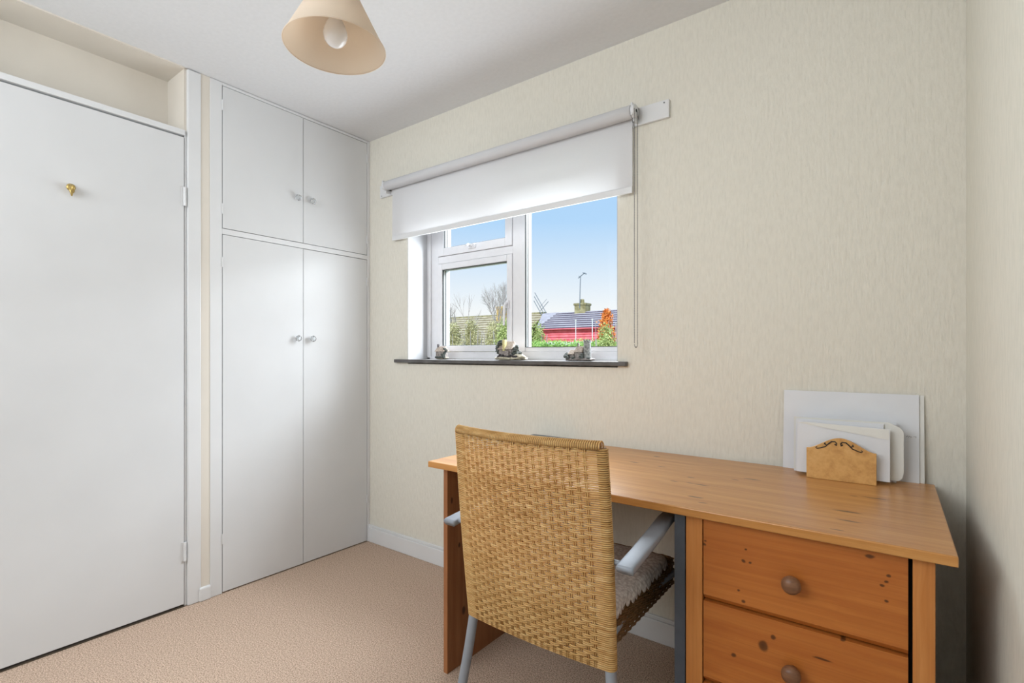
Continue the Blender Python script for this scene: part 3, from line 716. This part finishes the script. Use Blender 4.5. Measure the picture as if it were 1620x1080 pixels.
for tm, p0, p1 in ((tA, (.958, .05, SZ+.008), (.955, .048, SZ+.05)), (tB, (1.068, .05, SZ+.008), (1.062, .048, SZ+.04))):
    tr_ = obj('tree', tm, M['orn_tree'], o2); obj('trunk', MB().tube([p0, p1], [.006, .004], 6), M['orn_dark'], tr_)
g2 = MB()
for k in range(14): g2.blob((.965+k*.0085, .026+R.uniform(-.004, .004), SZ+.016+R.uniform(0, .008)), .007, k+50, .35, 1)
obj('hedge', g2, M['orn_dark'], o2)
# right: houses and a tall tower
o3 = ornament('grey castle ornament with a tall ruined tower, at the right end of the sill', (1.41, .055, SZ))
obj('base', MB().blob((1.408, .055, SZ+.006), .076, 8, .08, 3, (1, .42, .11)), M['orn_stone'], o3)
tw = MB().lathe([(.019, SZ+.006), (.0165, SZ+.03), (.0155, SZ+.080), (.0175, SZ+.084), (.0175, SZ+.089)], 14, (1.442, .058, 0))
for k in range(6):
    a = k*math.pi/3; tw.box(1.442+.014*math.cos(a)-.003, 1.442+.014*math.cos(a)+.003, .058+.014*math.sin(a)-.003, .058+.014*math.sin(a)+.003, SZ+.088, SZ+.094)
obj('tower', tw, M['orn_grey'], o3)
obj('cottage', MB().box(1.388, 1.424, .04, .075, SZ+.006, SZ+.040).box(1.355, 1.382, .042, .072, SZ+.006, SZ+.030), M['orn_stone'], o3, bevel=.002)
rf = MB()
for x0, x1, z0, z1 in ((1.384, 1.428, .038, .066), (1.352, 1.385, .028, .050)):
    rf.add([(x0,.034,SZ+z0),(x1,.034,SZ+z0),(x1,.080,SZ+z0),(x0,.080,SZ+z0),(x0+.006,.057,SZ+z1),(x1-.004,.057,SZ+z1)], [(0,1,5,4),(2,3,4,5),(0,4,3),(1,2,5),(0,3,2,1)])
obj('roof', rf, M['orn_roof'], o3, bevel=.002)
obj('chimney', MB().box(1.395, 1.402, .053, .061, SZ+.055, SZ+.078), M['orn_stone'], o3)
t3 = MB().blob((1.346, .045, SZ+.022), .015, 71, .3, 2).blob((1.357, .034, SZ+.014), .009, 72, .3, 1).blob((1.385, .032, SZ+.013), .009, 73, .3, 1).blob((1.424, .032, SZ+.016), .012, 74, .3, 1).blob((1.428, .034, SZ+.026), .008, 75, .3, 1).blob((1.458, .038, SZ+.010), .008, 76, .3, 1)
obj('foliage', t3, M['orn_tree'], o3)

# ================================================================ outside
GZ = -2.7
struct('ground', box(-70, 40, .6, 90, GZ-.1, GZ), M['lawn'], 'garden ground outside the window', 'ground')
def courses(mb, x0, x1, ya, za, yb, zb, n, th=.03):
    """overlapping tile courses from eave (ya,za) up to ridge (yb,zb)"""
    ed = MB()
    for i in range(n):
        t0, t1 = i/n, (i+1.15)/n; t1 = min(t1, 1)
        y0, z0 = ya+(yb-ya)*t0, za+(zb-za)*t0; y1_, z1_ = ya+(yb-ya)*t1, za+(zb-za)*t1
        mb.add([(x0,y0,z0+th),(x1,y0,z0+th),(x1,y1_,z1_),(x0,y1_,z1_),(x0,y0,z0),(x1,y0,z0)], [(0,1,2,3),(4,5,1,0)])
        ed.add([(x0,y0-.01,z0-.005),(x1,y0-.01,z0-.005),(x1,y0-.01,z0+th*.8),(x0,y0-.01,z0+th*.8)], [(0,1,2,3)])  # dark strip painted as the shadow line of each course
    return ed
hb = thing('house', 'grey tiled house with red hung tiles and mossy chimney, beyond the window', 'house', (-8.5, 22, GZ))
obj('wall', MB().box(-12.0, -1.5, 20.0, 24.0, GZ, 1.75).add([(-12.0,20,1.75),(-12.0,24,1.75),(-12.0,24,2.2),(-12.0,22,3.25),(-12.0,20,2.2)], [(0,1,2,3,4)]), M['brickwall'], hb)
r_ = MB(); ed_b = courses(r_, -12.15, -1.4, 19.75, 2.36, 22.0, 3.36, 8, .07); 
r_.add([(-12.6,22,3.36),(-1.4,22,3.36),(-1.4,24.6,2.3),(-12.6,24.6,2.3),(-12.6,22.0,3.34),(-12.15,19.75,2.34)], [(0,1,2,3)])
r_.add([(-12.15,19.75,2.39),(-12.15,22.0,3.385),(-13.2,22.0,3.36)], [(0,1,2)])
obj('roof_tiles', r_, M['tile_grey'], hb, kind='stuff', label='grey tile courses'); obj('course_shadows', ed_b, M['shadow_grey'], hb, kind='stuff', label='painted shadow lines of the grey tile courses')
rt = MB()
for i in range(5):
    z = 1.68+i*.13; rt.add([(-12.0,19.92,z),(-1.5,19.92,z),(-1.5,19.98,z+.14),(-12.0,19.98,z+.14),(-12.0,19.99,z),(-1.5,19.99,z)], [(0,1,2,3),(0,1,5,4)])
obj('hung_tiles', rt, M['tile_red'], hb, kind='stuff', label='red hung tile courses')
obj('gutter', MB().tube([(-12.15, 19.72, 2.33), (-1.4, 19.72, 2.33)], .03, 8), M['tile_red'], hb)
obj('band', box(-12.0, -1.5, 19.84, 19.99, 1.55, 1.69), M['whitepole'], hb)
for x in (-10.2, -4.6):
    wf = obj('window', MB().box(x-.6, x+.6, 19.86, 19.92, -.2, 1.0), M['whitepole'], hb); obj('pane', box(x-.52, x+.52, 19.85, 19.86, -.12, .92), M['gasket'], wf)
cm = obj('chimney', MB().box(-11.00, -10.34, 21.7, 22.3, 3.1, 3.76).box(-11.04, -10.30, 21.66, 22.34, 3.66, 3.78), M['mossy'], hb, bevel=.03)
obj('chimney_pot', MB().lathe([(.12, 3.76), (.10, 4.0)], 12, (-10.68, 22, 0)), M['mossy'], cm)
ae = thing('aerial_mast', 'tall thin aerial mast on the mossy chimney', 'aerial', (-10.60, 21.60, 3.5))
obj('mast', MB().tube([(-10.62, 21.6, 3.5), (-10.56, 21.6, 5.2)], .022, 6), M['pole'], ae)
obj('antenna', MB().tube([(-10.70, 21.6, 5.08), (-10.30, 21.6, 5.34)], .02, 6).tube([(-10.42, 21.6, 5.34), (-10.22, 21.6, 5.26)], .03, 6).tube([(-10.62, 21.5, 5.18), (-10.60, 21.7, 5.14)], .012, 6), M['pole'], ae)
ha = thing('house', 'brown tiled house with an ochre chimney, seen through the left casement', 'house', (-18.5, 23, GZ))
obj('wall', MB().box(-27, -13.6, 20.2, 25, GZ, 1.6), M['brickwall'], ha)
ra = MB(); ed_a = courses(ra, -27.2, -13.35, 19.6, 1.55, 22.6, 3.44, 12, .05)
ra.add([(-27.2,22.6,3.44),(-13.35,22.6,3.44),(-13.35,25.6,1.5),(-27.2,25.6,1.5)], [(0,1,2,3)])
obj('roof_tiles', ra, M['tile_brown'], ha, kind='stuff', label='brown tile courses'); obj('course_shadows', ed_a, M['shadow_brown'], ha, kind='stuff', label='painted shadow lines of the brown tile courses')
obj('ridge', MB().tube([(-27.2, 22.6, 3.44), (-13.35, 22.6, 3.44)], .07, 8), M['mossy'], ha)
ca = obj('chimney', MB().box(-16.45, -15.85, 21.9, 22.4, 2.8, 3.90).box(-16.5, -15.8, 21.86, 22.44, 3.78, 3.92), M['chim2'], ha, bevel=.02)
obj('chimney_pot', MB().lathe([(.12, 3.9), (.10, 4.08)], 12, (-16.0, 22.15, 0)), M['chim2'], ca)
rd = thing('roof_aerial', 'slanting parallel aerial rods at the end of the brown roof', 'aerial', (-13.4, 22.3, 3.3))
for k, (dx, dz, L) in enumerate(((0, 0, 1), (-.10, -.22, .86), (-.2, -.46, .72))):
    p0 = Vector((-13.95+dx*.3, 22.3, 4.62+dz)); p1 = Vector((-13.1, 22.3, 3.32)); d_ = Vector((.85, 0, -1.30))*L
    obj('rod', MB().tube([tuple(p0), tuple(p0+d_)], .022, 6), M['pole'], rd)
obj('cross_bar', MB().tube([(-13.55, 22.28, 3.55), (-13.0, 22.28, 4.05)], .016, 6).tube([(-13.6, 22.28, 3.75), (-13.1, 22.28, 4.2)], .010, 6), M['pole'], rd)
for k, (x, y, z1_, lab) in enumerate(((-6.08, 13.2, 2.25, 'slim white garden pole left of the orange tree'), (-5.45, 13.2, 2.25, 'slim white garden pole between orange tree and green shrub'))):
    t = thing('garden_pole', lab, 'pole', (x, y, GZ)); obj('shaft', MB().tube([(x, y, GZ), (x, y, z1_)], .013, 6), M['whitepole'], t)
    obj('finial', MB().blob((x, y, z1_), .035, 1, 0, 1), M['whitepole'], t)

def branchy(mb, p, d, L, r, depth, rr, tips):
    q = p + d*L; mid = p+d*(L*.5)+Vector((rr.uniform(-1, 1), rr.uniform(-1, 1), 0))*L*.06
    mb.tube([tuple(p), tuple(mid), tuple(q)], [r, r*.8, r*.62], 4 if depth < 3 else 5, cap=False)
    if depth == 0: tips.append(q); return
    for k in range(rr.choice((2, 3)) if depth > 1 else 3):
        nd = (d + Vector((rr.uniform(-.6, .6), rr.uniform(-.6, .6), rr.uniform(-.1, .4)))).normalized()
        branchy(mb, p+d*L*rr.uniform(.55, 1), nd, L*rr.uniform(.6, .8), r*.6, depth-1, rr, tips)
    branchy(mb, q, (d+Vector((rr.uniform(-.2, .2), rr.uniform(-.2, .2), .2))).normalized(), L*.7, r*.62, depth-1, rr, tips)
def leaves(mb, pts, n, spread, size, rr):
    for _ in range(n):
        c = pts[rr.randrange(len(pts))]; c = Vector(c)+Vector((rr.gauss(0, spread), rr.gauss(0, spread), rr.gauss(0, spread)))
        a = Vector((rr.uniform(-1, 1), rr.uniform(-1, 1), rr.uniform(-1, 1))).normalized(); b = a.cross(Vector((rr.uniform(-1, 1), rr.uniform(-1, 1), .3))).normalized()
        s_ = size*rr.uniform(.6, 1.3)
        mb.add([c-a*s_, c+b*s_*.5, c+a*s_, c-b*s_*.5], [(0, 1, 2, 3)])
def tree(x, y, top, trunk_h, r, depth, seed, label, name='bare_tree', leaf=None, nleaf=0, spread=.2, size=.05, cat='tree', grp=None):
    rr = random.Random(seed); t = thing(name, label, cat, (x, y, GZ), grp); mb = MB(); tips = []
    mb.tube([(x, y, GZ), (x+.05, y, GZ+trunk_h)], [r, r*.75], 6)
    L = (top-GZ-trunk_h)/ (2.05 if depth == 3 else 2.6)
    for k in range(3 if depth < 4 else 4):
        d = Vector((rr.uniform(-.35, .35), rr.uniform(-.35, .35), 1)).normalized()
        branchy(mb, Vector((x+.05, y, GZ+trunk_h-.1*k)), d, L*rr.uniform(.8, 1.1), r*.6, depth, rr, tips)
    obj('branches', mb, M['bark'], t)
    if leaf: lf = MB(); leaves(lf, tips, nleaf, spread, size, rr); obj('foliage', lf, M[leaf], t, kind='stuff')
    return t
tree(-14.0, 18.9, 4.9, 4.2, .06, 4, 3, 'tallest bare tree, rising above the ochre chimney')
tree(-14.9, 17.2, 3.6, 4.0, .05, 3, 5, 'twiggy bare tree left of the tallest bare tree')
tree(-17.1, 17.6, 3.75, 4.0, .05, 3, 11, 'bare tree with thin upright twigs in the middle of the left roof')
tree(-18.2, 19.0, 3.6, 3.8, .05, 3, 8, 'leftmost bare tree in front of the brown roof')
def shrub(x, y, w_, d_, h, leaf, n, seed, label, size=.07, name='garden_shrub', cone=False, dens=1.0):
    rr = random.Random(seed); t = thing(name, label, 'shrub' if not cone else 'tree', (x, y, GZ))
    st_ = MB()
    for k in range(7): 
        a = rr.uniform(0, 6.28); st_.tube([(x, y, GZ), (x+w_*.25*math.cos(a), y+d_*.25*math.sin(a), GZ+h*.5), (x+w_*.4*math.cos(a)*(.2 if cone else 1), y+d_*.4*math.sin(a), GZ+h*.93)], [.05, .03, .008], 5)
    obj('stems', st_, M['bark'], t)
    lf = MB(); pts_ = []
    for _ in range(n):
        a = rr.uniform(0, 6.283); v = 1-.65*rr.random()**1.4 if not cone else 1-.55*rr.random()
        rad = math.sqrt(rr.random())*((1-v)*1.15+.05 if cone else math.sqrt(max(.02, 1-((v-.45)/.58)**2)))
        pts_.append((x+w_*.5*rad*math.cos(a), y+d_*.5*rad*math.sin(a), GZ+h*v*(1 if cone else rr.uniform(.9, 1.02))))
    leaves(lf, pts_, n, .06, size, rr)
    obj('foliage', lf, M[leaf], t, kind='stuff'); return t
shrub(-11.0, 12.4, 1.1, 1.0, 4.9, 'leaf4', 7000, 1, 'leftmost olive shrub low in the left casement', .035)
shrub(-11.4, 13.9, 1.2, 1.0, 5.1, 'leaf4', 7000, 2, 'pale olive shrub left of the middle of the left casement', .035)
shrub(-9.95, 13.6, 1.2, 1.0, 5.0, 'leaf4', 7000, 12, 'pale olive shrub right of the middle of the left casement', .035)
shrub(-8.4, 12.3, 1.1, 1.1, 4.95, 'leaf', 7000, 3, 'yellow-green shrub beside the window mullion, left pane', .035)
shrub(-7.75, 13.4, .8, .9, 4.85, 'leaf', 3600, 4, 'tall yellow-green shrub at the left edge of the right pane', .035)
hg = thing('hedge', 'long bright green hedge along the bottom of the right pane', 'hedge', (-5.3, 12.1, GZ))
rr_ = random.Random(40); hp = [(rr_.uniform(-7.2, -3.6), 12.1+rr_.uniform(-.35, .35), GZ+4.12*(1-.5*rr_.random()**2)+.10*math.sin(i_*.7)) for i_ in range(6000)]
hl = MB(); leaves(hl, hp, 12000, .05, .035, rr_); obj('foliage', hl, M['leaf2'], hg, kind='stuff')
hs = MB()
for k in range(12): hs.tube([(-7.1+.3*k, 12.1, GZ), (-7.05+.3*k, 12.1, GZ+4.0)], [.03, .008], 5)
obj('stems', hs, M['bark'], hg, kind='stuff')
shrub(-3.85, 11.0, .8, .8, 4.55, 'leaf', 3500, 7, 'green shrub at the right edge of the right pane', .035)
shrub(-6.02, 15.4, 2.3, 2.0, 5.4, 'leaf3', 7000, 8, 'narrow orange-leaved conical tree in front of the house', .045, 'orange_tree', cone=True)

for o in bpy.data.objects:
    if '_w' in o: del o['_w']
